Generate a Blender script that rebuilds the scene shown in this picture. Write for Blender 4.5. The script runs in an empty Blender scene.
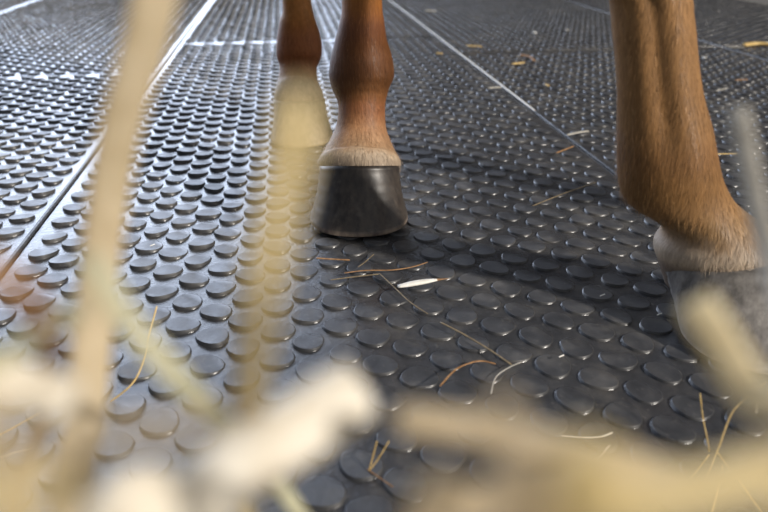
import bpy, bmesh, math, random
import numpy as np
from mathutils import Vector, Matrix
from mathutils.kdtree import KDTree

random.seed(7)
rng = np.random.default_rng(7)
scene = bpy.context.scene
COL = scene.collection
V = Vector

# ------------------------------------------------------------------ camera
F = 640.0
TH = math.atan(341.0 / F)
H = 0.366
cam_d = bpy.data.cameras.new('camera')
cam = bpy.data.objects.new('camera', cam_d)
COL.objects.link(cam)
cam.location = (0, 0, H)
cam.rotation_euler = (math.pi / 2 - TH, 0, 0)
cam_d.sensor_width = 36.0
cam_d.lens = F / 768.0 * 36.0
cam_d.clip_start = 0.005
cam_d.clip_end = 200
cam_d.dof.use_dof = True
cam_d.dof.focus_distance = 0.74
cam_d.dof.aperture_fstop = 4.9
scene.camera = cam

FW = V((0, math.cos(TH), -math.sin(TH)))
UP = V((0, math.sin(TH), math.cos(TH)))
RT = V((1, 0, 0))
C0 = V((0, 0, H))


def ray(px, py):
    return RT * ((px - 384.0) / F) + FW + UP * ((256.0 - py) / F)


def G(px, py, z=0.0):            # point of the ground (or of height z) seen at a pixel
    d = ray(px, py)
    return C0 + d * ((z - H) / d.z)


def D(px, py, d):                # point at optical depth d
    return C0 + ray(px, py) * d


def PY(px, py, Y):               # point on the vertical plane y = Y
    d = ray(px, py)
    return C0 + d * (Y / d.y)


# ------------------------------------------------------------------ helpers
def tag(o, label=None, cat=None, group=None, kind=None):
    if label: o['label'] = label
    if cat: o['category'] = cat
    if group: o['group'] = group
    if kind: o['kind'] = kind
    return o


def mesh_obj(name, verts, faces, mat, parent=None, smooth=True):
    me = bpy.data.meshes.new(name)
    me.from_pydata([tuple(v) for v in verts], [], faces)
    me.validate()
    me.update()
    if smooth:
        me.polygons.foreach_set('use_smooth', [True] * len(me.polygons))
    o = bpy.data.objects.new(name, me)
    COL.objects.link(o)
    if mat: me.materials.append(mat)
    if parent: o.parent = parent
    return o


def set_cols(me, cols):
    a = me.color_attributes.new('Col', 'FLOAT_COLOR', 'POINT')
    arr = np.ones((len(me.vertices), 4), dtype=np.float32)
    arr[:, :3] = cols
    a.data.foreach_set('color', arr.ravel())


def lin(r, g, b):
    f = lambda c: (c / 255 / 12.92) if c / 255 <= 0.04045 else ((c / 255 + 0.055) / 1.055) ** 2.4
    return (f(r), f(g), f(b))


# ------------------------------------------------------------------ materials
def new_mat(name):
    m = bpy.data.materials.new(name)
    m.use_nodes = True
    nt = m.node_tree
    b = nt.nodes['Principled BSDF']
    return m, nt, b


def N(nt, t, **kw):
    n = nt.nodes.new(t)
    for k, v in kw.items():
        if k in n.inputs.keys() if hasattr(n.inputs, 'keys') else False:
            n.inputs[k].default_value = v
        else:
            setattr(n, k, v)
    return n


def noise(nt, vec, scale, detail=4, rough=0.55):
    n = nt.nodes.new('ShaderNodeTexNoise')
    n.inputs['Scale'].default_value = scale
    n.inputs['Detail'].default_value = detail
    n.inputs['Roughness'].default_value = rough
    if vec is not None: nt.links.new(vec, n.inputs['Vector'])
    return n


def ramp(nt, fac, stops):
    r = nt.nodes.new('ShaderNodeValToRGB')
    e = r.color_ramp.elements
    while len(e) < len(stops): e.new(0.5)
    for i, (p, c) in enumerate(stops):
        e[i].position = p
        e[i].color = (*c, 1) if len(c) == 3 else c
    nt.links.new(fac, r.inputs['Fac'])
    return r


def bump(nt, b, h, strength, dist):
    n = nt.nodes.new('ShaderNodeBump')
    n.inputs['Strength'].default_value = strength
    n.inputs['Distance'].default_value = dist
    nt.links.new(h, n.inputs['Height'])
    nt.links.new(n.outputs['Normal'], b.inputs['Normal'])


def coords(nt, scale=(1, 1, 1)):
    tc = nt.nodes.new('ShaderNodeTexCoord')
    mp = nt.nodes.new('ShaderNodeMapping')
    mp.inputs['Scale'].default_value = scale
    nt.links.new(tc.outputs['Object'], mp.inputs['Vector'])
    return mp.outputs['Vector']


def mat_rubber():
    m, nt, b = new_mat('worn_black_rubber')
    v = coords(nt)
    n1 = noise(nt, v, 9, 6, 0.6)
    n2 = noise(nt, v, 170, 5, 0.65)
    n3 = noise(nt, v, 38, 4, 0.6)
    mx = nt.nodes.new('ShaderNodeMix'); mx.data_type = 'FLOAT'
    mx.inputs[0].default_value = 0.5
    nt.links.new(n1.outputs['Fac'], mx.inputs[2]); nt.links.new(n3.outputs['Fac'], mx.inputs[3])
    r = ramp(nt, mx.outputs[0], [(0.36, (0.024, 0.025, 0.028)), (0.5, (0.042, 0.042, 0.044)), (0.64, (0.085, 0.080, 0.074))])
    # pale scuffs
    sc = ramp(nt, n2.outputs['Fac'], [(0.60, (0, 0, 0)), (0.74, (1, 1, 1))])
    m2 = nt.nodes.new('ShaderNodeMix'); m2.data_type = 'RGBA'
    mul = nt.nodes.new('ShaderNodeMath'); mul.operation = 'MULTIPLY'; mul.inputs[1].default_value = 0.6
    nt.links.new(sc.outputs['Color'], mul.inputs[0])
    nt.links.new(mul.outputs[0], m2.inputs[0])
    nt.links.new(r.outputs['Color'], m2.inputs[6])
    m2.inputs[7].default_value = (0.15, 0.14, 0.125, 1)
    nt.links.new(m2.outputs[2], b.inputs['Base Color'])
    rr = nt.nodes.new('ShaderNodeMapRange')
    rr.inputs['From Min'].default_value = 0.3; rr.inputs['From Max'].default_value = 0.7
    rr.inputs['To Min'].default_value = 0.40; rr.inputs['To Max'].default_value = 0.60
    nt.links.new(n3.outputs['Fac'], rr.inputs['Value'])
    # the channels between the studs are damp and smooth, the stud tops dry and scuffed
    tc = nt.nodes.new('ShaderNodeTexCoord')
    sx = nt.nodes.new('ShaderNodeSeparateXYZ'); nt.links.new(tc.outputs['Object'], sx.inputs[0])
    hz_ = nt.nodes.new('ShaderNodeMapRange')
    hz_.inputs['From Min'].default_value = 0.0004; hz_.inputs['From Max'].default_value = 0.0016
    hz_.inputs['To Min'].default_value = 0.0; hz_.inputs['To Max'].default_value = 1.0
    nt.links.new(sx.outputs['Z'], hz_.inputs['Value'])
    mr = nt.nodes.new('ShaderNodeMix'); mr.data_type = 'FLOAT'
    nt.links.new(hz_.outputs['Result'], mr.inputs[0])
    mr.inputs[2].default_value = 0.22
    nt.links.new(rr.outputs['Result'], mr.inputs[3])
    nt.links.new(mr.outputs[0], b.inputs['Roughness'])
    b.inputs['Specular IOR Level'].default_value = 0.55
    bump(nt, b, n2.outputs['Fac'], 0.4, 0.0012)
    return m


def mat_coat(name, hair):
    m, nt, b = new_mat(name)
    at = nt.nodes.new('ShaderNodeVertexColor'); at.layer_name = 'Col'
    if hair:
        nt.links.new(at.outputs['Color'], b.inputs['Base Color'])
        b.inputs['Roughness'].default_value = 0.42
        b.inputs['Specular IOR Level'].default_value = 0.25
    else:
        v = coords(nt, (1, 1, 0.14))
        n1 = noise(nt, v, 420, 3, 0.6)
        n2 = noise(nt, v, 70, 3, 0.6)
        mm = nt.nodes.new('ShaderNodeMapRange')
        mm.inputs['From Min'].default_value = 0.3; mm.inputs['From Max'].default_value = 0.7
        mm.inputs['To Min'].default_value = 0.6; mm.inputs['To Max'].default_value = 1.25
        ad = nt.nodes.new('ShaderNodeMath'); ad.operation = 'ADD'
        nt.links.new(n1.outputs['Fac'], ad.inputs[0]); nt.links.new(n2.outputs['Fac'], ad.inputs[1])
        hf = nt.nodes.new('ShaderNodeMath'); hf.operation = 'MULTIPLY'; hf.inputs[1].default_value = 0.5
        nt.links.new(ad.outputs[0], hf.inputs[0])
        nt.links.new(hf.outputs[0], mm.inputs['Value'])
        mx = nt.nodes.new('ShaderNodeVectorMath'); mx.operation = 'SCALE'
        nt.links.new(at.outputs['Color'], mx.inputs[0]); nt.links.new(mm.outputs['Result'], mx.inputs['Scale'])
        nt.links.new(mx.outputs[0], b.inputs['Base Color'])
        b.inputs['Roughness'].default_value = 0.55
        b.inputs['Specular IOR Level'].default_value = 0.3
        bump(nt, b, n1.outputs['Fac'], 0.5, 0.0012)
    return m


def mat_hoof(name, c1, c2, rough, spots):
    m, nt, b = new_mat(name)
    v = coords(nt, (1, 1, 0.25))
    n1 = noise(nt, v, 110, 5, 0.6)
    v2 = coords(nt)
    n2 = noise(nt, v2, 60, 6, 0.7)
    r = ramp(nt, n1.outputs['Fac'], [(0.35, c1), (0.66, c2)])
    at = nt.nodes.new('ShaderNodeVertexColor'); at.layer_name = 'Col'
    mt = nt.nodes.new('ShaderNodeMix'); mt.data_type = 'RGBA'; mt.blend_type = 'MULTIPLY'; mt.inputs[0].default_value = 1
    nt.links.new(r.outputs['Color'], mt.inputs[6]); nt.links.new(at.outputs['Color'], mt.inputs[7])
    d = ramp(nt, n2.outputs['Fac'], [(0.52, (0, 0, 0)), (0.72, (1, 1, 1))])
    mul = nt.nodes.new('ShaderNodeMath'); mul.operation = 'MULTIPLY'; mul.inputs[1].default_value = spots
    nt.links.new(d.outputs['Color'], mul.inputs[0])
    mx = nt.nodes.new('ShaderNodeMix'); mx.data_type = 'RGBA'
    nt.links.new(mul.outputs[0], mx.inputs[0])
    nt.links.new(mt.outputs[2], mx.inputs[6])
    mx.inputs[7].default_value = (0.30, 0.27, 0.23, 1)
    nt.links.new(mx.outputs[2], b.inputs['Base Color'])
    b.inputs['Roughness'].default_value = rough
    bump(nt, b, n1.outputs['Fac'], 0.25, 0.001)
    return m


def mat_straw(name, c1, c2, trans=0.0, rough=0.5):
    m, nt, b = new_mat(name)
    v = coords(nt)
    n1 = noise(nt, v, 160, 4, 0.6)
    r = ramp(nt, n1.outputs['Fac'], [(0.3, c1), (0.7, c2)])
    nt.links.new(r.outputs['Color'], b.inputs['Base Color'])
    b.inputs['Roughness'].default_value = rough
    b.inputs['Subsurface Weight'].default_value = 0.0
    if trans:
        t = nt.nodes.new('ShaderNodeBsdfTranslucent')
        nt.links.new(r.outputs['Color'], t.inputs['Color'])
        mx = nt.nodes.new('ShaderNodeMixShader'); mx.inputs[0].default_value = trans
        out = nt.nodes['Material Output']
        nt.links.new(b.outputs[0], mx.inputs[1]); nt.links.new(t.outputs[0], mx.inputs[2])
        nt.links.new(mx.outputs[0], out.inputs['Surface'])
    return m


M_rub = mat_rubber()
M_coat = mat_coat('chestnut_coat', False)
M_hair = mat_coat('chestnut_hair', True)
M_hoof_dark = mat_hoof('dark_horn', (0.022, 0.017, 0.015), (0.062, 0.050, 0.040), 0.40, 0.14)
M_hoof_grey = mat_hoof('grey_horn', (0.10, 0.092, 0.086), (0.27, 0.255, 0.24), 0.6, 0.4)
M_hoof_pale = mat_hoof('pale_horn', (0.26, 0.20, 0.12), (0.42, 0.34, 0.22), 0.5, 0.1)
S_tan = mat_straw('tan_straw', lin(214, 196, 162), lin(232, 216, 186), 0.5)
S_cream = mat_straw('cream_straw', lin(225, 212, 188), lin(248, 242, 228), 0.25)
S_yellow = mat_straw('yellow_straw', lin(212, 190, 132), lin(228, 208, 156), 0.3)
S_green = mat_straw('greenish_hay', lin(208, 202, 170), lin(230, 226, 200), 0.5)
S_grey = mat_straw('bleached_hay', lin(176, 170, 158), lin(212, 207, 196), 0.3)
S_brown = mat_straw('brown_straw', lin(120, 84, 50), lin(176, 134, 88), 0.1)
S_gold = mat_straw('golden_straw', lin(205, 170, 95), lin(235, 205, 140), 0.2)
S_pale = mat_straw('pale_straw', lin(226, 208, 164), lin(242, 228, 190), 0.3)
S_white = mat_straw('white_husk', lin(232, 226, 214), lin(250, 248, 240), 0.1)
S_dull = mat_straw('dull_stem', lin(98, 84, 62), lin(150, 132, 100), 0.1)

# ------------------------------------------------------------------ setting
def grid_plane(name, x0, x1, y0, y1, z, mat):
    return mesh_obj(name, [(x0, y0, z), (x1, y0, z), (x1, y1, z), (x0, y1, z)], [(0, 1, 2, 3)], mat)


m, nt, b = new_mat('yard_concrete')
v = coords(nt)
n1 = noise(nt, v, 3, 8, 0.65)
r = ramp(nt, n1.outputs['Fac'], [(0.3, (0.10, 0.10, 0.10)), (0.7, (0.2, 0.195, 0.185))])
nt.links.new(r.outputs['Color'], b.inputs['Base Color'])
b.inputs['Roughness'].default_value = 0.7
bump(nt, b, n1.outputs['Fac'], 0.3, 0.01)
T = 0.022     # mat slab thickness; its top face is z = 0
fl = grid_plane('floor', -14, 14, -8, 16, -T, m)
tag(fl, kind='structure')

m, nt, b = new_mat('dark_blocker_boards')  # near-black boards for the added, unseen sky-blocking wall
v = coords(nt, (7, 7, 0.35))
n1 = noise(nt, v, 3, 6, 0.6)
r = ramp(nt, n1.outputs['Fac'], [(0.3, (0.018, 0.015, 0.013)), (0.7, (0.05, 0.042, 0.036))])
nt.links.new(r.outputs['Color'], b.inputs['Base Color'])
b.inputs['Roughness'].default_value = 0.75


def board_wall(name, p0, p1, h, w=0.16, th=0.04):
    p0, p1 = V(p0), V(p1)
    d = (p1 - p0); L = d.length; d.normalize()
    nrm = V((-d.y, d.x, 0))
    vs, fs = [], []
    n = int(L / w)
    for i in range(n):
        a = p0 + d * (i * w); c = p0 + d * ((i + 1) * w - 0.006)
        off = nrm * (0.006 * (i % 2))
        k = len(vs)
        for zz in (-T, h):
            vs += [a + off + V((0, 0, zz)), c + off + V((0, 0, zz)), c + off + nrm * th + V((0, 0, zz)), a + off + nrm * th + V((0, 0, zz))]
        fs += [(k, k + 1, k + 5, k + 4), (k + 1, k + 2, k + 6, k + 5), (k + 2, k + 3, k + 7, k + 6), (k + 3, k, k + 4, k + 7), (k + 4, k + 5, k + 6, k + 7), (k, k + 3, k + 2, k + 1)]
    o = mesh_obj(name, vs, fs, m, smooth=False)
    tag(o, kind='structure')
    return o


WALL_Y = 5.2
board_wall('added_dark_wall', (-0.25, WALL_Y, 0), (7.0, WALL_Y, 0), 5.0)  # unseen, added to block the sky so the right-hand mats reflect dark

# ------------------------------------------------------------------ rubber mats
vp = ray(278, -85); vdir = V((vp.x, vp.y, 0)).normalized()     # along the seams
udir = V((vdir.y, -vdir.x, 0))
O = G(88, 162); O.z = 0


def UV(p):
    q = p - O
    return q.dot(udir), q.dot(vdir)


u_right = 0.5 * (UV(G(420, 28))[0] + UV(G(500, 88))[0])
CP, CR = 0.0315, 0.0464          # column spacing, spacing along a column
u_w = round(u_right / CP) * CP
print('mat width', u_right, u_w)


def build_mat(name, u0, u1, v0, v1, label, seed, hi=True):
    r_ = np.random.default_rng(seed)
    gap = 0.0022
    n = 16 if hi else 9
    verts, faces = [], []
    # slab with a rounded edge
    def rect(inset, z):
        a, b_, c, d = u0 + gap + inset, u1 - gap - inset, v0 + gap + inset, v1 - gap - inset
        return [(a, c, z), (b_, c, z), (b_, d, z), (a, d, z)]
    for ins, z in ((0.0, -T), (0.0, -0.004), (0.0012, -0.001), (0.004, 0.0)):
        verts += rect(ins, z)
    for k in range(3):
        for i in range(4):
            j = (i + 1) % 4
            faces.append((k * 4 + i, k * 4 + j, k * 4 + 4 + j, k * 4 + 4 + i))
    faces.append((12, 13, 14, 15)); faces.append((3, 2, 1, 0))
    base = len(verts)
    MG = 0.010
    nu = int((u1 - u0 - 2 * MG + 0.004) / CP); nv = int((v1 - v0) / CR)
    cu, cv = np.meshgrid(np.arange(nu), np.arange(-1, nv + 2), indexing='ij')
    su = u0 + MG + (u1 - u0 - 2 * MG - nu * CP) / 2 + (cu + 0.5) * CP
    sv = v0 + (cv + 0.5 + 0.5 * (cu % 2)) * CR
    su = su.ravel(); sv = sv.ravel()
    ok = (sv > v0 + 0.023) & (sv < v1 - 0.023)
    su, sv = su[ok], sv[ok]
    K = len(su)
    su = su + r_.normal(0, 0.0006, K); sv = sv + r_.normal(0, 0.0008, K)
    rad = 0.0160 * (1 + r_.normal(0, 0.03, K))
    hgt = np.clip(0.0029 * (1 + r_.normal(0, 0.1, K)), 0.0023, 0.0035)
    ang = np.linspace(0, 2 * np.pi, n, endpoint=False)
    ph = r_.uniform(0, 6.28, (K, 2))
    wob = 1 + 0.06 * np.sin(2 * ang[None] + ph[:, :1]) + 0.045 * np.sin(3 * ang[None] + ph[:, 1:])
    # worn pads: the edge towards the yard stands proud, the other side sinks into the mat
    du = np.clip((su + 0.1) / 0.8, 0, 1)
    dang = -np.pi / 2 - 0.25 - 0.75 * du + r_.normal(0, 0.22, K)
    slope = np.clip(0.135 * (1 + r_.normal(0, 0.1, K)), 0.1, 0.16)
    worn = 1 - 0.42 * np.clip((su - 0.22) / 0.2, 0, 1)      # trodden flatter along the walked side
    slope = slope * worn; hgt = hgt * worn
    tilt = np.stack([np.cos(dang) * slope, np.sin(dang) * slope], -1)
    allv = []
    for fr, fz in ((1.04, 0.0), (1.0, 0.3), (0.985, 0.88), (0.955, 1.0)):
        x = np.cos(ang)[None] * rad[:, None] * wob * fr
        y = np.sin(ang)[None] * rad[:, None] * wob * fr
        z = (hgt[:, None] + x * tilt[:, :1] + y * tilt[:, 1:]) * fz
        allv.append(np.stack([x + su[:, None], y + sv[:, None], z], -1))
    # top centre, worn a touch hollow
    cen = np.stack([su, sv, hgt * 0.97], -1)[:, None]
    sv_all = np.concatenate(allv + [cen], 1)            # K, 4n+1, 3
    per = 4 * n + 1
    verts = np.concatenate([np.array(verts, float), sv_all.reshape(-1, 3)])
    W = verts.copy()
    O_ = np.array(O); ud = np.array(udir); vd = np.array(vdir)
    W = O_[None] + verts[:, :1] * ud[None] + verts[:, 1:2] * vd[None]
    W[:, 2] = verts[:, 2]
    tf = []
    for k in range(3):
        for i in range(n):
            j = (i + 1) % n
            tf.append((k * n + i, k * n + j, k * n + n + j, k * n + n + i))
    quads = (np.array(tf)[None] + base + per * np.arange(K)[:, None, None]).reshape(-1, 4)
    tri = np.array([(3 * n + i, 3 * n + (i + 1) % n, 4 * n) for i in range(n)])
    tris = (tri[None] + base + per * np.arange(K)[:, None, None]).reshape(-1, 3)
    loops = np.concatenate([np.array(faces).ravel(), quads.ravel(), tris.ravel()]).astype(np.int32)
    nq = len(faces) + len(quads)
    starts = np.concatenate([np.arange(nq) * 4, nq * 4 + np.arange(len(tris)) * 3]).astype(np.int32)
    me = bpy.data.meshes.new(name)
    me.vertices.add(len(W)); me.vertices.foreach_set('co', W.ravel().astype(np.float32))
    me.loops.add(len(loops)); me.loops.foreach_set('vertex_index', loops)
    me.polygons.add(len(starts)); me.polygons.foreach_set('loop_start', starts)
    smo = np.zeros(len(starts), bool); smo[len(faces):nq] = True
    me.polygons.foreach_set('use_smooth', smo)
    me.update(calc_edges=True); me.validate()
    me.materials.append(M_rub)
    o = bpy.data.objects.new(name, me)
    COL.objects.link(o)
    tag(o, label, 'mat', 'studded rubber floor mats')
    return o


vL = UV(G(50, 75))[1]
vM = UV(G(255, 41))[1]
vR = UV(G(715, 46))[1]
print('seams', vL, vM, vR)
V0 = -1.15
build_mat('rubber_mat', 0, u_w, V0, vM, 'black studded rubber mat under all the horse hooves, between the two long seams', 1)
build_mat('rubber_mat', -u_w, 0, V0, vL, 'black studded rubber mat left of the long dark seam, nearest on the left edge', 2)
build_mat('rubber_mat', u_w, 2 * u_w, V0, vR, 'black studded rubber mat right of the thin pale seam, behind the right leg', 3)
build_mat('rubber_mat', 0, u_w, vM, vM + 1.9, 'black studded rubber mat at the top edge behind the far left leg', 4, False)
build_mat('rubber_mat', -u_w, 0, vL, vL + 1.9, 'bluish shining rubber mat at the top left, beyond the cross seam', 5, False)
build_mat('rubber_mat', u_w, 2 * u_w, vR, vR + 1.9, 'dark rubber mat at the top between the horse legs, beyond the pale seam', 6, False)
build_mat('rubber_mat', -2 * u_w, -u_w, vL - 1.2, vL + 3.0, 'shining rubber mat in the top left corner, outermost on the left', 7, False)
build_mat('rubber_mat', 2 * u_w, 3 * u_w, vR - 1.9, vR + 0.0, 'dark rubber mat at the right edge behind the right leg, holding the yellow chunk', 8, False)
build_mat('rubber_mat', 2 * u_w, 3 * u_w, vR, vR + 1.9, 'dark rubber mat in the top right corner, outermost on the right', 9, False)

# ------------------------------------------------------------------ horse
horse = bpy.data.objects.new('horse', None)
COL.objects.link(horse)
horse.location = (0.2, 0.75, 0)
tag(horse, 'chestnut horse standing on black rubber mats, seen as three lower legs', 'horse')
bpy.context.view_layer.update()
INV = Matrix.Translation(-V(horse.location))

NR = 48
CH = lin(158, 100, 46); CHD = lin(104, 62, 28); CHL = lin(178, 120, 62)
TAN = lin(166, 134, 102); WH = lin(182, 162, 138); GR = lin(128, 112, 98)

col_pts = []      # (point, colour) samples for colouring the fused body


def loft(stations, cap=True):
    """stations: (centre, e1 half-vector, e2 half-vector, colour). Closed tube."""
    vs, fs = [], []
    for st_ in stations:
        c, e1, e2, col = st_[:4]
        g = st_[4] if len(st_) > 4 else 0.0
        for i in range(NR):
            a = 2 * math.pi * i / NR
            ga = abs(a if a < math.pi else a - 2 * math.pi)
            k_ = 1 - g * math.exp(-((ga - 1.80) / 0.26) ** 2)
            p = c + (e1 * math.cos(a) + e2 * math.sin(a)) * k_
            vs.append(p)
            if i % 4 == 0: col_pts.append((p, col))
    for k in range(len(stations) - 1):
        for i in range(NR):
            j = (i + 1) % NR
            fs.append((k * NR + i, k * NR + j, k * NR + NR + j, k * NR + NR + i))
    fs.append(tuple(reversed(range(NR))))
    L = (len(stations) - 1) * NR
    fs.append(tuple(range(L, L + NR)))
    return vs, fs


def catmull(seq, sub):
    """resample a list of equal-length float tuples"""
    out = []
    n = len(seq)
    for i in range(n - 1):
        p0 = np.array(seq[max(i - 1, 0)], float); p1 = np.array(seq[i], float)
        p2 = np.array(seq[i + 1], float); p3 = np.array(seq[min(i + 2, n - 1)], float)
        for s in range(sub):
            t = s / sub
            out.append(0.5 * ((2 * p1) + (-p0 + p2) * t + (2 * p0 - 5 * p1 + 4 * p2 - p3) * t * t + (-p0 + 3 * p1 - 3 * p2 + p3) * t ** 3))
    out.append(np.array(seq[-1], float))
    return out


def leg_loft(pix, upper, tdir=None):
    """pix: (xl, yl, xr, yr, Yplane, depth half-size, colour) bottom to top; upper: (centre, e1, e2, colour)"""
    rows = []
    for (xl, yl, xr, yr, Y, bb, col) in pix:
        Yl, Yr = (Y, Y) if not isinstance(Y, tuple) else Y
        pl, pr = PY(xl, yl, Yl), PY(xr, yr, Yr)
        c = (pl + pr) / 2; e1 = (pr - pl) / 2
        rows.append((*c, *e1, bb, *col))
    for (c, e1, bb, col) in upper:
        rows.append((*c, *e1, bb, *col))
    rs = catmull(rows, 5)
    sts = []
    for k, q in enumerate(rs):
        c = V(q[0:3]); e1 = V(q[3:6])
        a = V(rs[max(k - 1, 0)][0:3]); b_ = V(rs[min(k + 1, len(rs) - 1)][0:3])
        t = (b_ - a).normalized()
        e2 = t.cross(e1).normalized() * q[6]
        sts.append((c, e1, e2, tuple(q[7:10])))
    return sts


HD = V((0.83, -0.555, 0)).normalized()        # heading of the horse
LF = V((-HD.y, HD.x, 0))                       # its left
Xv = V((1, 0, 0))

# --- the leg in the middle (right hind)
YM = 0.855
mid = leg_loft([
    (323, 186, 396, 186, 0.812, 0.036, GR),
    (321, 170, 399, 170, 0.815, 0.041, GR),
    (318, 163, 401, 163, 0.819, 0.044, WH),
    (322, 155, 397, 155, 0.826, 0.042, TAN),
    (330, 140, 390, 140, 0.836, 0.037, lin(168, 130, 96)),
    (336, 127, 386, 127, 0.843, 0.033, lin(158, 114, 78)),
    (338.5, 110, 385, 110, 0.850, 0.032, lin(142, 92, 58)),
    (337, 100, 386, 100, 0.855, 0.034, lin(124, 80, 44)),
    (332, 89, 389, 89, 0.860, 0.038, lin(106, 68, 36)),
    (329, 74, 394, 75, 0.864, 0.041, lin(98, 61, 31)),
    (331, 57, 392, 57, 0.864, 0.040, lin(102, 63, 33)),
    (335, 40, 387, 40, 0.862, 0.034, CHD),
    (340, 20, 384, 20, 0.860, 0.030, lin(118, 72, 42)),
    (342, 0, 382, 0, 0.860, 0.029, CH),
], [
    (V((-0.029, 0.862, 0.36)), Xv * 0.026, 0.029, CH),
    (V((-0.032, 0.868, 0.44)), Xv * 0.033, 0.036, CH),
    (V((-0.030, 0.875, 0.52)), Xv * 0.038, 0.052, CH),
    (V((-0.010, 0.875, 0.62)), Xv * 0.045, 0.060, CH),
    (V((0.020, 0.875, 0.74)), Xv * 0.075, 0.085, CH),
    (V((0.040, 0.885, 0.88)), Xv * 0.11, 0.12, CH),
    (V((0.040, 0.90, 1.02)), Xv * 0.10, 0.11, CH),
])
# --- the far leg (left hind)
far = leg_loft([
    (276, 110, 324, 110, 1.165, 0.040, TAN),
    (274.5, 99, 323.5, 99, 1.170, 0.043, WH),
    (275.5, 92, 322.5, 92, 1.176, 0.042, WH),
    (278, 84, 318.5, 84, 1.185, 0.038, TAN),
    (279.5, 76, 317, 76, 1.192, 0.033, lin(166, 120, 82)),
    (280, 67, 317, 67, 1.200, 0.034, lin(150, 98, 60)),
    (277.5, 58, 321, 57, 1.206, 0.040, lin(146, 88, 50)),
    (276.5, 46, 322, 46, 1.208, 0.042, lin(148, 90, 50)),
    (278, 32, 319, 32, 1.206, 0.038, lin(150, 92, 52)),
    (280, 20, 315, 20, 1.204, 0.032, CH),
    (282.5, 0, 310.5, 0, 1.203, 0.028, CHL),
], [
    (V((-0.170, 1.205, 0.36)), Xv * 0.025, 0.028, CH),
    (V((-0.172, 1.21, 0.44)), Xv * 0.033, 0.036, CH),
    (V((-0.168, 1.215, 0.52)), Xv * 0.038, 0.052, CH),
    (V((-0.12, 1.19, 0.62)), Xv * 0.045, 0.060, CH),
    (V((-0.02, 1.15, 0.74)), Xv * 0.075, 0.085, CH),
    (V((0.06, 1.10, 0.88)), Xv * 0.11, 0.12, CH),
    (V((0.08, 1.07, 1.02)), Xv * 0.10, 0.11, CH),
])
# --- the near leg on the right (right fore), seen from its side
YR = 0.560
near = leg_loft([
    (666, 285, 796, 270, YR, 0.038, GR),
    (659, 262, 790, 245, YR, 0.044, GR),
    (656, 253, 783, 237, YR, 0.046, WH),
    (656, 244, 773, 229, YR, 0.044, lin(176, 158, 138)),
    (664, 231, 760, 222, YR, 0.041, lin(160, 134, 106)),
    (652, 218, 746, 212, YR, 0.037, lin(154, 122, 84)),
    (634, 208, 733, 200, YR, 0.036, lin(148, 112, 72)),
    (623, 196, 724, 184, YR, 0.036, lin(140, 103, 62)),
    (619, 178, 719, 171, YR, 0.037, lin(136, 99, 58)),
    (618.5, 152, 714, 147, YR, 0.037, lin(134, 96, 57)),
    (618, 125, 709, 121, YR, 0.034, lin(142, 104, 63)),
    (618, 95, 702, 95, YR, 0.030, lin(142, 104, 63)),
    (616, 60, 697, 62, YR, 0.028, lin(152, 113, 71)),
    (613, 30, 694, 30, YR, 0.028, lin(152, 113, 71)),
    (610, 0, 691, 0, YR, 0.028, lin(152, 113, 71)),
], [
    (PY(646, -45, YR), Xv * 0.038, 0.030, lin(142, 104, 63)),
    (V((0.268, 0.565, 0.42)), Xv * 0.046, 0.040, lin(142, 104, 63)),
    (V((0.278, 0.57, 0.48)), Xv * 0.044, 0.040, lin(142, 104, 63)),
    (V((0.30, 0.585, 0.58)), Xv * 0.052, 0.045, lin(142, 104, 63)),
    (V((0.38, 0.63, 0.74)), Xv * 0.085, 0.07, lin(142, 104, 63)),
    (V((0.47, 0.66, 0.88)), Xv * 0.13, 0.09, lin(142, 104, 63)),
    (V((0.52, 0.66, 1.02)), Xv * 0.13, 0.09, lin(142, 104, 63)),
])
def sstep(a, b_, x):
    t = min(max((x - a) / (b_ - a), 0), 1)
    return t * t * (3 - 2 * t)


near = [(c, a, b_, k, 0.17 * sstep(0.15, 0.23, c.z) * (1 - sstep(0.34, 0.42, c.z))) for (c, a, b_, k) in near]
# --- the leg beyond the frame (left fore)
cen0 = V((-0.03, 0.82, 0)) + LF * 0.115
lfx = cen0 + HD * 1.0 + LF * 0.115


def plain(z, r1, r2, s=0.0, col=CH):
    return (lfx + HD * s + V((0, 0, z)), HD * r1, LF * r2, col)


off = [plain(0.06, 0.055, 0.05, 0.0, WH), plain(0.085, 0.05, 0.046, -0.01, WH), plain(0.13, 0.034, 0.03, -0.045, TAN), plain(0.18, 0.046, 0.036, -0.07),
       plain(0.23, 0.036, 0.028, -0.07), plain(0.34, 0.034, 0.026, -0.075), plain(0.42, 0.046, 0.038, -0.07), plain(0.50, 0.042, 0.04, -0.08),
       plain(0.66, 0.06, 0.05, -0.12), plain(0.82, 0.11, 0.08, -0.2), plain(1.0, 0.14, 0.08, -0.25)]
rs = catmull([(*c, *a, *b_, *k) for (c, a, b_, k) in off], 4)
off = [(V(q[0:3]), V(q[3:6]), V(q[6:9]), tuple(q[9:12])) for q in rs]


def trunk(rows):
    out = []
    for (s, z, hw, hh, tx, tz) in rows:       # along heading, height, half width, half height, ring normal
        c = cen0 + HD * s + V((0, 0, z))
        t = (HD * tx + V((0, 0, tz))).normalized()
        up = LF.cross(t).normalized()
        if up.z < 0 and abs(tz) < 0.9: up = -up
        out.append((*c, *(LF * hw), *(up * hh), *CH))
    rs = catmull(out, 4)
    return [(V(q[0:3]), V(q[3:6]), V(q[6:9]), tuple(q[9:12])) for q in rs]


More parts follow.
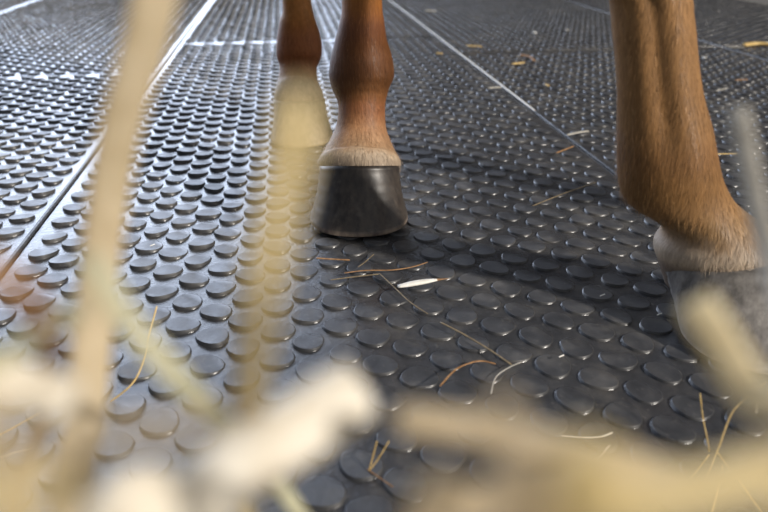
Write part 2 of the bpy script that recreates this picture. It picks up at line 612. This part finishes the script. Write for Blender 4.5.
torso = trunk([(-0.40, 1.02, 0.05, 0.08, 1, 0), (-0.36, 1.02, 0.14, 0.18, 1, 0), (-0.22, 1.02, 0.215, 0.25, 1, 0), (0.0, 1.02, 0.235, 0.265, 1, 0),
               (0.25, 0.99, 0.245, 0.28, 1, 0), (0.5, 0.99, 0.24, 0.28, 1, 0), (0.75, 1.02, 0.20, 0.27, 1, 0), (0.92, 1.05, 0.14, 0.20, 1, 0), (1.0, 1.06, 0.06, 0.1, 1, 0)])
neck = trunk([(0.72, 1.08, 0.11, 0.22, 0.75, 0.65), (0.9, 1.24, 0.085, 0.17, 0.7, 0.7), (1.06, 1.42, 0.07, 0.13, 0.6, 0.75), (1.14, 1.54, 0.06, 0.105, 0.6, 0.75)])
head = trunk([(1.06, 1.58, 0.05, 0.06, 0.7, -0.7), (1.12, 1.56, 0.085, 0.12, 0.7, -0.7), (1.22, 1.46, 0.08, 0.11, 0.7, -0.7), (1.34, 1.33, 0.055, 0.075, 0.7, -0.7), (1.42, 1.24, 0.052, 0.065, 0.7, -0.7), (1.46, 1.20, 0.03, 0.04, 0.7, -0.7)])
ears = []
for s_ in (-1, 1):
    e = []
    for (q, w_) in ((0, 0.024), (0.5, 0.028), (1, 0.004)):
        c = cen0 + HD * (1.09 + 0.02 * q) + LF * (s_ * (0.05 + 0.02 * q)) + V((0, 0, 1.62 + 0.12 * q))
        e.append((c, LF * w_, HD * w_ * 0.6, CH))
    ears.append(e)

pieces = [torso, neck, head] + ears + [mid, far, near, off]
tmp = []
for st in pieces:
    vs, fs = loft(st)
    me = bpy.data.meshes.new('tmp')
    me.from_pydata([tuple(v_) for v_ in vs], [], fs)
    bm = bmesh.new(); bm.from_mesh(me)
    bmesh.ops.recalc_face_normals(bm, faces=bm.faces)
    bm.to_mesh(me); bm.free()
    o = bpy.data.objects.new('tmp', me); COL.objects.link(o)
    tmp.append(o)
main = tmp[0]
for o in tmp[1:]:
    md = main.modifiers.new('u', 'BOOLEAN'); md.operation = 'UNION'; md.solver = 'EXACT'; md.object = o
dg = bpy.context.evaluated_depsgraph_get()
body_me = bpy.data.meshes.new_from_object(main.evaluated_get(dg))
for o in tmp: bpy.data.objects.remove(o)
body_me.name = 'body'
body_me.transform(INV)
bm = bmesh.new(); bm.from_mesh(body_me)
isl = 0; seen = set()
bm.verts.ensure_lookup_table()
for v0 in bm.verts:
    if v0.index in seen: continue
    isl += 1; stack = [v0]; seen.add(v0.index)
    while stack:
        a = stack.pop()
        for e in a.link_edges:
            b2 = e.other_vert(a)
            if b2.index not in seen: seen.add(b2.index); stack.append(b2)
bm.free()
print('body verts', len(body_me.vertices), 'islands', isl)
kd = KDTree(len(col_pts))
for i, (p, c) in enumerate(col_pts): kd.insert(p, i)
kd.balance()
HL = V(horse.location)


def colour_at(p):
    acc = np.zeros(3); w = 0
    for (co, i, d) in kd.find_n(p, 4):
        k = 1 / (d + 0.002); acc += k * np.array(col_pts[i][1]); w += k
    return acc / w


body_me.materials.clear(); body_me.materials.append(M_coat)
cols = [colour_at(v_.co + HL) for v_ in body_me.vertices]
set_cols(body_me, cols)
body_me.polygons.foreach_set('use_smooth', [True] * len(body_me.polygons))
body = bpy.data.objects.new('body', body_me); COL.objects.link(body); body.parent = horse

# --- hooves
def hoof(name, toe, tdir, length, width, top_c, top_l, top_w, tilt, mat, label, rim=6.0):
    tdir = V(tdir).normalized(); lat = V((-tdir.y, tdir.x, 0))
    bc = V((toe.x, toe.y, 0)) - tdir * (length * 0.5)
    bc.z = 0.0082
    n, K = 48, 14
    vs, cs, fs = [], [], []
    for k in range(K + 1):
        t = k / K
        tt = t
        for i in range(n):
            a = 2 * math.pi * i / n
            ca, sa = math.cos(a), math.sin(a)
            # ground outline: round toe, flatter heel
            rb = 1.0
            xb = math.copysign(abs(ca) ** 0.80, ca) * length / 2 * (1.0 if ca > 0 else 0.86)
            yb = math.copysign(abs(sa) ** 0.88, sa) * width / 2
            pb = bc + tdir * xb + lat * yb
            pt = top_c + tdir * (ca * top_l / 2) + lat * (sa * top_w / 2) + V((0, 0, ca * tilt))
            p = pb.lerp(pt, tt)
            # slight flare and growth rings
            outw = (tdir * ca + lat * sa)
            p += outw * (0.0007 * math.sin(t * 34) * (t < 0.95) - 0.0025 * math.sin(math.pi * t))
            if k == K: p += outw * 0.0004
            vs.append(p)
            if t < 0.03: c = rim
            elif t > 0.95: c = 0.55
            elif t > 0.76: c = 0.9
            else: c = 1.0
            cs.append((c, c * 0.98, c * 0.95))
    for k in range(K):
        for i in range(n):
            j = (i + 1) % n
            fs.append((k * n + i, k * n + j, (k + 1) * n + j, (k + 1) * n + i))
    # soft lower edge
    base = len(vs)
    for i in range(n):
        p = V(vs[i]); q = p.lerp(V((bc.x, bc.y, p.z)), 0.03); q.z -= 0.0018
        vs.append(q); cs.append((rim, rim * 0.95, rim * 0.87))
    for i in range(n):
        j = (i + 1) % n
        fs.append((base + i, base + j, j, i))
    vs.append(V((bc.x, bc.y, 0.0072))); cs.append((1, 1, 1))
    for i in range(n):
        fs.append((base + (i + 1) % n, base + i, base + n))
    fs.append(tuple(range(K * n, K * n + n)))
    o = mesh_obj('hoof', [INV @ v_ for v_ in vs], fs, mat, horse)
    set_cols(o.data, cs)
    bm = bmesh.new(); bm.from_mesh(o.data); bmesh.ops.recalc_face_normals(bm, faces=bm.faces); bm.to_mesh(o.data); bm.free()
    if label: o['label'] = label
    return o


def ctr(xl, yl, xr, yr, Y):
    return (PY(xl, yl, Y) + PY(xr, yr, Y)) / 2


zoff = 0.0062
t_mid = G(358.5, 238, zoff)
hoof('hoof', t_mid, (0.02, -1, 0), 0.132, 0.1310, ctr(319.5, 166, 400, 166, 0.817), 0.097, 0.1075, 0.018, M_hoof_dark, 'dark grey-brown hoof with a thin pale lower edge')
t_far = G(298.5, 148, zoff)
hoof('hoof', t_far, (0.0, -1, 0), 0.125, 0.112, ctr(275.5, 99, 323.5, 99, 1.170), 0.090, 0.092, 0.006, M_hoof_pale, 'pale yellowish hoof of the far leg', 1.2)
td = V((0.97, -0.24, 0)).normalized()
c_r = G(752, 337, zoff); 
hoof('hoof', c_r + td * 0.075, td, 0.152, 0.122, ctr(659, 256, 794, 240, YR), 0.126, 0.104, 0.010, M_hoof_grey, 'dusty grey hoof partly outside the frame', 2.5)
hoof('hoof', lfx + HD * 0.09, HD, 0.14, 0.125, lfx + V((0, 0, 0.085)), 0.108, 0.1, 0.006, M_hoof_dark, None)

# --- short coat hairs on the lower legs (uncountable)
me = body_me
nf = len(me.polygons)
cen = np.empty(nf * 3); me.polygons.foreach_get('center', cen); cen = cen.reshape(-1, 3) + np.array(HL)
ar = np.empty(nf); me.polygons.foreach_get('area', ar)
nm = np.empty(nf * 3); me.polygons.foreach_get('normal', nm); nm = nm.reshape(-1, 3)
w = np.where((cen[:, 2] < 0.42) & (cen[:, 0] < 0.55), ar, 0)
# nothing under the coronet
w = np.where(cen[:, 2] < 0.068, 0, w)
near_leg = (cen[:, 0] > 0.15)
w = w * np.where(near_leg, 1.6, 1.0)
NH = 42000
pick = rng.choice(nf, NH, p=w / w.sum())
hv = np.zeros((NH, 3, 3)); hc = np.zeros((NH, 3, 3), np.float32)
for i, f in enumerate(pick):
    poly = me.polygons[f]
    vsx = [me.vertices[q].co for q in poly.vertices]
    wts = rng.dirichlet([1] * len(vsx))
    p = V((0, 0, 0))
    for q, wt in zip(vsx, wts): p += q * wt
    n_ = V(nm[f])
    dn = V((0, 0, -1)); dn += HD * 0.12
    t = dn - n_ * dn.dot(n_)
    if t.length < 0.2: t = V((0.3, -0.3, -1)) - n_ * V((0.3, -0.3, -1)).dot(n_)
    t.normalize()
    side = n_.cross(t)
    t = (t + side * rng.normal(0, 0.16)).normalized()
    zz = p.z
    Ln = 0.0075 * rng.uniform(0.6, 1.3)
    lift = 0.16 + 0.1 * rng.random()
    if zz < 0.125: Ln *= 1.5
    # feather at the back of the near fetlock
    if p.x + HL.x > 0.15 and n_.x < -0.45 and zz < 0.2:
        if zz > 0.125: Ln *= 1.5; lift += 0.16
        else: Ln *= 0.45; lift = 0.06
    wd = 0.00022 * rng.uniform(0.7, 1.3)
    pw = p + HL
    c = colour_at(pw) * rng.uniform(0.5, 1.4)
    if rng.random() < 0.12: c = c * 1.5 + np.array([0.06, 0.05, 0.035])
    p = p - n_ * 0.0004
    hv[i, 0] = p - side * wd; hv[i, 1] = p + side * wd; hv[i, 2] = p + t * Ln + n_ * (Ln * lift)
    hc[i, :] = c
faces = np.arange(NH * 3).reshape(-1, 3)
hm = bpy.data.meshes.new('coat_hair')
hm.from_pydata(hv.reshape(-1, 3).tolist(), [], faces.tolist()); hm.update()
set_cols(hm, hc.reshape(-1, 3))
hm.materials.append(M_hair)
ho = bpy.data.objects.new('coat_hair', hm); COL.objects.link(ho); ho.parent = horse
ho['kind'] = 'stuff'

# ------------------------------------------------------------------ straw
def smooth_path(pts, sub=8):
    return [V(q) for q in catmull([tuple(p) for p in pts], sub)]


def blade(name, pts, width, mat, label, group=None, thick=0.35, face=None, taper=(0.6, 0.35), cat='straw', crease=0.25, sub=8):
    """a hay stalk or leaf: curved, creased ribbon with real thickness; face = direction its broad side looks to"""
    P = smooth_path(pts, sub)
    n = len(P); m_ = 10
    vs, fs = [], []
    for k, p in enumerate(P):
        t = (P[min(k + 1, n - 1)] - P[max(k - 1, 0)]).normalized()
        fc = (face if face is not None else (C0 - p)).normalized()
        sd = t.cross(fc)
        if sd.length < 1e-4: sd = t.cross(V((0.3, 0.5, 0.8)))
        sd.normalize(); fn = sd.cross(t).normalized()
        s = k / (n - 1)
        w_ = width * 0.5
        if s < 0.06: w_ *= taper[0] + (1 - taper[0]) * (s / 0.06) ** 0.5
        if s > 0.94: w_ *= taper[1] + (1 - taper[1]) * ((1 - s) / 0.06) ** 0.5
        for i in range(m_):
            a = 2 * math.pi * i / m_
            x = math.cos(a); y = math.sin(a) * thick - crease * thick * (1 - abs(x))
            vs.append(p + sd * (x * w_) + fn * (y * w_))
    for k in range(n - 1):
        for i in range(m_):
            j = (i + 1) % m_
            fs.append((k * m_ + i, k * m_ + j, (k + 1) * m_ + j, (k + 1) * m_ + i))
    fs.append(tuple(reversed(range(m_)))); fs.append(tuple(range((n - 1) * m_, n * m_)))
    base = P[0].copy()
    o = mesh_obj(name, [v_ - base for v_ in vs], fs, mat)
    o.location = base
    tag(o, label, cat, group)
    return o


GF = 'blurred hay blades close to the lens'


def near_blade(px, width, mat, label, root, **kw):
    """px: (x, y, depth) from tip down; root: (x, y) where the blade stands on the mat"""
    pts = [D(*q) for q in px]
    r0 = V((root[0], root[1], 0.001))
    mid_ = (pts[-1] + r0) / 2 + V((0, 0, 0.02))
    pts = pts + [mid_, r0]
    return blade('hay_blade', pts, width, mat, label, GF, **kw)


# A  tall tan blade on the left, runs through the whole height
near_blade([(164, -50, 0.118), (146, 40, 0.124), (120, 130, 0.132), (106, 215, 0.14), (96, 300, 0.145), (88, 400, 0.145), (84, 530, 0.145)], 0.0086, S_tan,
           'tall tan hay blade running up the whole left side of the view', (-0.085, 0.19))
# B  thick cream stem
near_blade([(360, 388, 0.104), (318, 415, 0.100), (255, 458, 0.095), (185, 512, 0.091), (120, 570, 0.088)], 0.0108, S_cream,
           'thick bright cream straw pointing up to the right from bottom left', (-0.05, 0.05), thick=0.7, taper=(0.8, 0.8))
# C  yellow see-through blade in front of the far hoof
near_blade([(301, 92, 0.062), (289, 165, 0.062), (273, 235, 0.063), (259, 310, 0.068), (250, 400, 0.095), (246, 445, 0.125), (242, 500, 0.15)], 0.0037, S_yellow,
           'yellow out-of-focus hay blade in front of the far pale hoof', (-0.04, 0.19))
# D  greenish blade
near_blade([(88, 255, 0.100), (128, 320, 0.102), (175, 375, 0.106), (220, 420, 0.128), (275, 480, 0.16), (310, 530, 0.18)], 0.0040, S_green,
           'greenish hay blade slanting down to the right across the tall tan blade', (-0.02, 0.22))
# E  white end at the left edge
near_blade([(72, 402, 0.098), (30, 388, 0.098), (-40, 372, 0.096), (-120, 372, 0.1)], 0.0072, S_cream,
           'whitish blunt straw end poking in from the left edge', (-0.12, 0.10), thick=0.6, taper=(0.8, 0.8))
near_blade([(84, 305, 0.098), (40, 335, 0.096), (-10, 362, 0.094), (-90, 395, 0.094)], 0.0032, S_green,
           'thin greenish hay blade rising from the left edge to the tall tan blade', (-0.13, 0.13))
near_blade([(-70, 245, 0.07), (0, 275, 0.072), (42, 320, 0.08), (50, 370, 0.11), (40, 430, 0.15), (20, 540, 0.18)], 0.0030, S_brown,
           'faint brown bent hay blade at the left edge over the long mat seam', (-0.12, 0.22))
# F  bright blade over the right hoof
near_blade([(694, 300, 0.105), (722, 345, 0.103), (752, 395, 0.10), (800, 470, 0.096)], 0.0062, S_pale,
           'bright cream blade crossing in front of the near right hoof', (0.09, 0.08), taper=(0.85, 0.5))
# G  grey blade at the right
near_blade([(738, 108, 0.150), (748, 160, 0.150), (762, 225, 0.148), (790, 320, 0.14), (840, 430, 0.13)], 0.0046, S_grey,
           'pale grey hay blade standing beside the near leg at the right edge', (0.15, 0.14), taper=(0.8, 0.9))
# H  haze of very near stalks along the bottom
hz = [
    ([(396, 418, 0.088), (480, 430, 0.087), (570, 450, 0.085), (680, 478, 0.083), (820, 520, 0.080)], 0.0042, S_tan, 'hazy tan hay blade across the bottom right, upper one', (0.09, 0.07)),
    ([(500, 400, 0.056), (506, 450, 0.055), (514, 500, 0.054), (520, 570, 0.053)], 0.0026, S_tan, 'hazy tan stalk standing upright at bottom centre', (0.015, 0.04)),
    ([(640, 462, 0.078), (560, 480, 0.077), (480, 506, 0.076), (420, 570, 0.075)], 0.0046, S_tan, 'hazy tan hay blade lowest along the bottom edge', (0.012, 0.055)),
    ([(790, 470, 0.056), (700, 492, 0.054), (620, 514, 0.053), (560, 570, 0.052)], 0.0040, S_yellow, 'hazy broad yellowish hay blade in the bottom right corner', (0.03, 0.03)),
    ([(-50, 400, 0.066), (0, 440, 0.064), (24, 490, 0.062), (30, 580, 0.06)], 0.0024, S_tan, 'hazy tan hay blade curving down in the bottom left, left of the tall blade', (-0.06, 0.03)),
    ([(228, 414, 0.058), (180, 430, 0.058), (110, 432, 0.057), (30, 455, 0.056), (-60, 490, 0.055)], 0.0015, S_tan, 'faint hazy tan hay blade lying across the tall blade at the lower left', (-0.14, 0.06)),
    ([(64, 484, 0.052), (26, 494, 0.050), (-14, 510, 0.049), (-80, 550, 0.048)], 0.0022, S_yellow, 'hazy yellow hay blade in the bottom left corner', (-0.10, 0.01)),
]
for px, wd, mt_, lb, rt in hz:
    near_blade(px, wd, mt_, lb, rt)

# ---- loose pieces on the mats
GS = 'loose hay and straw bits on the mats'


def bit(name, pts, width, mat, label, cat='straw', z=0.008, **kw):
    """pts: (px, py[, height])"""
    P = [G(q[0], q[1], q[2] if len(q) > 2 else z) for q in pts]
    kw.setdefault('face', V((0, -0.35, 1)))
    kw.setdefault('thick', 0.6)
    return blade(name, P, width, mat, label, GS, cat=cat, **kw)


def on_seam(px, py):
    return O + udir * u_w + vdir * UV(G(px, py))[1] + V((0, 0, 0.0026))


blade('strip', [on_seam(378, -8), on_seam(420, 28), on_seam(475, 69), on_seam(512, 96), on_seam(533, 112)], 0.0046, S_white,
      'thin white strip lying straight along the mat seam behind the middle leg', None, thick=0.8, cat='strip', face=V((0, 0, 1)))  # plain white ribbon following the seam line


def add_husk():
    a, b2 = G(398, 286.5, 0.010), G(449, 278.5, 0.010)
    root_ = bpy.data.objects.new('seed_husk', None); COL.objects.link(root_); root_.location = a
    tag(root_, 'white pointed husk with a brown tip lying right of the middle hoof', 'husk', GS)
    d = (b2 - a)
    n, m_ = 16, 12
    sd = V((-d.y, d.x, 0)).normalized()

    def body_part(nm_, s0, s1, mat, prof):
        vs, fs = [], []
        for k in range(n + 1):
            s = s0 + (s1 - s0) * k / n
            p = d * s + V((0, 0, 0.001 * math.sin(s * 3)))
            r_ = prof(k / n)
            for i in range(m_):
                an = 2 * math.pi * i / m_
                vs.append(p + sd * math.cos(an) * r_ + V((0, 0, 1)) * math.sin(an) * r_ * 0.55)
        for k in range(n):
            for i in range(m_):
                j = (i + 1) % m_
                fs.append((k * m_ + i, k * m_ + j, (k + 1) * m_ + j, (k + 1) * m_ + i))
        fs.append(tuple(reversed(range(m_)))); fs.append(tuple(range(n * m_, n * m_ + m_)))
        o_ = mesh_obj(nm_, vs, fs, mat, root_)
        return o_
    body_part('shell', 0, 0.80, S_white, lambda t: 0.0010 + 0.0034 * math.sin(math.pi * (0.12 + 0.86 * t)) ** 0.8)
    tp = body_part('tip', 0.72, 1.0, S_brown, lambda t: 0.0019 * (1 - t) + 0.0003)
    tp['label'] = 'brown tip'


add_husk()
bits = [
    ([(344, 273), (365, 270.5), (392, 270), (412, 267), (428, 262)], 0.0016, S_brown, 'brown curved straw lying in front of the middle hoof'),
    ([(358, 267), (365, 262), (374, 254)], 0.0013, S_dull, 'short dull stem just under the middle hoof'),
    ([(330, 280), (352, 277), (379, 274)], 0.0016, S_dull, 'pale stem lying left of the white husk, ending at the bent green stem'),
    ([(379, 273), (395, 288), (410, 302), (428, 314)], 0.0015, S_dull, 'long dull stem crossing below the white husk'),
    ([(440, 322), (465, 335), (490, 350), (512, 365)], 0.0020, S_dull, 'dull brown-green stem running on toward the bent straw'),
    ([(440, 386, 0.02), (455, 370, 0.012), (470, 363, 0.010), (482, 361), (496, 364)], 0.0017, S_brown, 'bent brown straw left of the dull green stem end'),
    ([(491, 394), (496, 377), (510, 367), (522, 362)], 0.0011, S_grey, 'curled pale fibre right of the bent brown straw'),
    ([(532, 206), (565, 193), (597, 182)], 0.0018, S_dull, 'long thin straw lying left of the near leg'),
    ([(567, 135), (578, 132.5), (589, 131)], 0.0050, S_grey, 'short whitish chip lying on the dark mat halfway to the near leg'),
    ([(556, 153), (574, 146)], 0.0030, S_brown, 'dull brown straw bit just below the whitish chip'),
    ([(512, 64), (525, 62.5)], 0.006, S_gold, 'pale straw bit beside a small curled leaf at the far seam'),
    ([(520, 55), (530, 57), (534, 61)], 0.008, S_brown, 'small curled brown leaf on the far mat'),
    ([(466, 45.5), (482, 46.5)], 0.006, S_gold, 'golden straw bit right of the pale seam, far back'),
    ([(436, 53), (443, 53.5)], 0.006, S_gold, 'golden straw crumb left of the pale seam'),
    ([(425, 10.5), (436, 11)], 0.010, S_grey, 'pale straw bit near the top edge between the legs'),
    ([(488, 88), (502, 87)], 0.005, S_grey, 'whitish straw bit lying on the pale seam'),
    ([(545, 84), (549, 86)], 0.006, S_gold, 'tiny golden crumb right of the seam end'),
    ([(533, 32), (536, 33)], 0.009, S_white, 'white crumb far back between the middle and near legs'),
    ([(566, 29.5), (568, 30)], 0.009, S_grey, 'grey crumb far back, next to the white one'),
    ([(728, 47), (745, 47.5)], 0.004, S_grey, 'thin pale straw leading to the yellow chunk'),
    ([(744, 45), (757, 43.5), (772, 44.5)], 0.016, S_gold, 'yellow-brown hay chunk at the right edge, far back'),
    ([(703, 57), (706, 58)], 0.007, S_white, 'white crumb right of the near leg, far back'),
    ([(716, 91), (728, 88)], 0.004, S_grey, 'pale flake right of the near leg, above the grey blade'),
    ([(735, 80), (748, 79.5)], 0.004, S_brown, 'brown straw flake right of the near leg, far back'),
    ([(714, 154), (738, 153.5)], 0.0026, S_gold, 'pale straw lying behind the pastern of the near leg'),
    ([(561, 435), (585, 437), (602, 436), (613, 432)], 0.0012, S_cream, 'thin white stem in front of the mat at bottom right, longer one'),
    ([(585, 468), (600, 456), (610, 444)], 0.0009, S_cream, 'thin white fibre at bottom right under the longer white stem'),
    ([(738, 355), (755, 356.5), (775, 357)], 0.0020, S_grey, 'grey stem lying in front of the near hoof'),
    ([(697, 150), (699, 160)], 0.001, S_dull, 'tiny dull fibre behind the near leg'),
    ([(316, 258), (330, 259), (350, 260)], 0.0022, S_brown, 'brown straw bit at the lower left of the middle hoof'),
]
bits = [b_ for b_ in bits if 'tiny dull' not in b_[3]]
for pts, wd, mt_, lb in bits:
    bit('straw', pts, wd, mt_, lb)
# crumbs sprinkled over the nearer mat
for i, (x, y, lb) in enumerate([(150, 246, 'white speck on a stud left of the yellow blade'), (600, 296, 'pale speck in the shade left of the near hoof'),
                                (559, 357, 'pale speck on the mat below the shade'), (657, 315, 'pale speck beside the heel of the near hoof')]):
    bit('straw', [(x, y), (x + 5, y - 2)], 0.0014, S_white, lb)

# thin stalks standing in the foreground
def stalk(px, width, mat, label, root=None):
    """px: (x, y, depth) tip downwards"""
    pts = [D(*q) for q in px]
    if root: pts.append(V((root[0], root[1], 0.002)))
    return blade('straw', pts, width, mat, label, 'thin stalks in the foreground', thick=0.9)


def lying(pts, width, mat, label):
    P = [G(x, y, z) for (x, y, z) in pts]
    return blade('straw', P, width, mat, label, 'thin stalks in the foreground', thick=0.9)


lying([(157, 306, 0.060), (150, 332, 0.045), (143, 362, 0.030), (132, 384, 0.018), (110, 402, 0.003)], 0.0014, S_gold, 'thin golden stalk leaning up right of the tall tan blade')
lying([(40, 413, 0.02), (20, 424, 0.012), (-10, 440, 0.002)], 0.0012, S_gold, 'thin golden stalk at the left edge, upper one')
lying([(30, 448, 0.012), (12, 453, 0.010), (2, 457, 0.006), (-15, 458, 0.002)], 0.0011, S_cream, 'thin cream stalk at the left edge, lower one')
lying([(377, 441, 0.03), (373, 456, 0.015), (369, 471, 0.003)], 0.0010, S_gold, 'short golden stalk of the little fork, left prong')
lying([(389, 441, 0.03), (380, 456, 0.016), (370, 470, 0.004)], 0.0010, S_gold, 'short golden stalk of the little fork, right prong')
lying([(367, 469, 0.003), (380, 478, 0.004), (393, 487, 0.006)], 0.0010, S_brown, 'short brown stalk below the little fork')
lying([(700, 393, 0.04), (703, 418, 0.025), (708, 443, 0.012), (709, 452, 0.003)], 0.0010, S_gold, 'thin upright stalk at the left of the spray, bottom right')
lying([(767, 381, 0.06), (748, 397, 0.05), (732, 413, 0.04), (719, 446, 0.02), (704, 482, 0.002)], 0.0011, S_gold, 'longest bent stalk of the spray, reaching the right edge')
lying([(709, 454, 0.012), (699, 467, 0.006), (688, 480, 0.002)], 0.0009, S_gold, 'short stalk of the spray slanting down left')
lying([(716, 450, 0.014), (738, 480, 0.008), (762, 514, 0.002)], 0.0011, S_gold, 'stalk of the spray slanting down to the right corner')
lying([(722, 464, 0.012), (720, 484, 0.007), (712, 514, 0.002)], 0.0010, S_gold, 'stalk of the spray pointing straight down')
lying([(757, 392, 0.03), (757, 402, 0.016), (756, 414, 0.003)], 0.0022, S_cream, 'short bright straw end at the right edge above the spray')

# ------------------------------------------------------------------ light
sd = G(392, 240) - G(685, 330); sd.z = 0; sd.normalize()
print('shadow dir', sd)
ELEV = math.radians(32)
sun_d = bpy.data.lights.new('sun', 'SUN')
sun_d.energy = 4.0; sun_d.angle = math.radians(3); sun_d.color = (1, 0.93, 0.84)
sun = bpy.data.objects.new('sun', sun_d); COL.objects.link(sun)
dirv = V((sd.x * math.cos(ELEV), sd.y * math.cos(ELEV), -math.sin(ELEV)))
sun.rotation_euler = dirv.to_track_quat('-Z', 'Y').to_euler()
sun.location = (3, -2, 3)

wd = bpy.data.worlds.new('sky'); scene.world = wd
wd.use_nodes = True
nt = wd.node_tree
bg = nt.nodes['Background']
tc = nt.nodes.new('ShaderNodeTexCoord')


def lobe(az, el, k, amp, col):
    """a bright part of the cloudy sky: azimuth from straight ahead (left negative), elevation"""
    a_, e_ = math.radians(az), math.radians(el)
    d_ = (math.sin(a_) * math.cos(e_), math.cos(a_) * math.cos(e_), math.sin(e_))
    dp = nt.nodes.new('ShaderNodeVectorMath'); dp.operation = 'DOT_PRODUCT'
    nt.links.new(tc.outputs['Generated'], dp.inputs[0]); dp.inputs[1].default_value = d_
    s1 = nt.nodes.new('ShaderNodeMath'); s1.operation = 'MULTIPLY_ADD'; s1.inputs[1].default_value = k; s1.inputs[2].default_value = -k
    nt.links.new(dp.outputs['Value'], s1.inputs[0])
    ex = nt.nodes.new('ShaderNodeMath'); ex.operation = 'EXPONENT'; nt.links.new(s1.outputs[0], ex.inputs[0])
    sc_ = nt.nodes.new('ShaderNodeVectorMath'); sc_.operation = 'SCALE'
    sc_.inputs[0].default_value = tuple(amp * c for c in col)
    nt.links.new(ex.outputs[0], sc_.inputs['Scale'])
    return sc_.outputs[0]


def addv(a, b_):
    n = nt.nodes.new('ShaderNodeVectorMath'); n.operation = 'ADD'
    nt.links.new(a, n.inputs[0]); nt.links.new(b_, n.inputs[1])
    return n.outputs[0]


base_sky = nt.nodes.new('ShaderNodeCombineXYZ')
for q, val in enumerate((0.11, 0.125, 0.15)): base_sky.inputs[q].default_value = val
tot = addv(base_sky.outputs[0], lobe(-25, 16, 7.5, 5.8, (0.80, 0.92, 1.16)))
tot = addv(tot, lobe(-32, 7, 22.0, 2.6, (0.80, 0.92, 1.14)))
tot = addv(tot, lobe(115, 35, 3.0, 0.5, (1.0, 0.97, 0.93)))
nt.links.new(tot, bg.inputs['Color'])
bg.inputs['Strength'].default_value = 1.0

vs_ = scene.view_settings
vs_.view_transform = 'Standard'; vs_.look = 'None'; vs_.gamma = 1.0; vs_.exposure = 0.0
vs_.use_curve_mapping = False
scene.display_settings.display_device = 'sRGB'
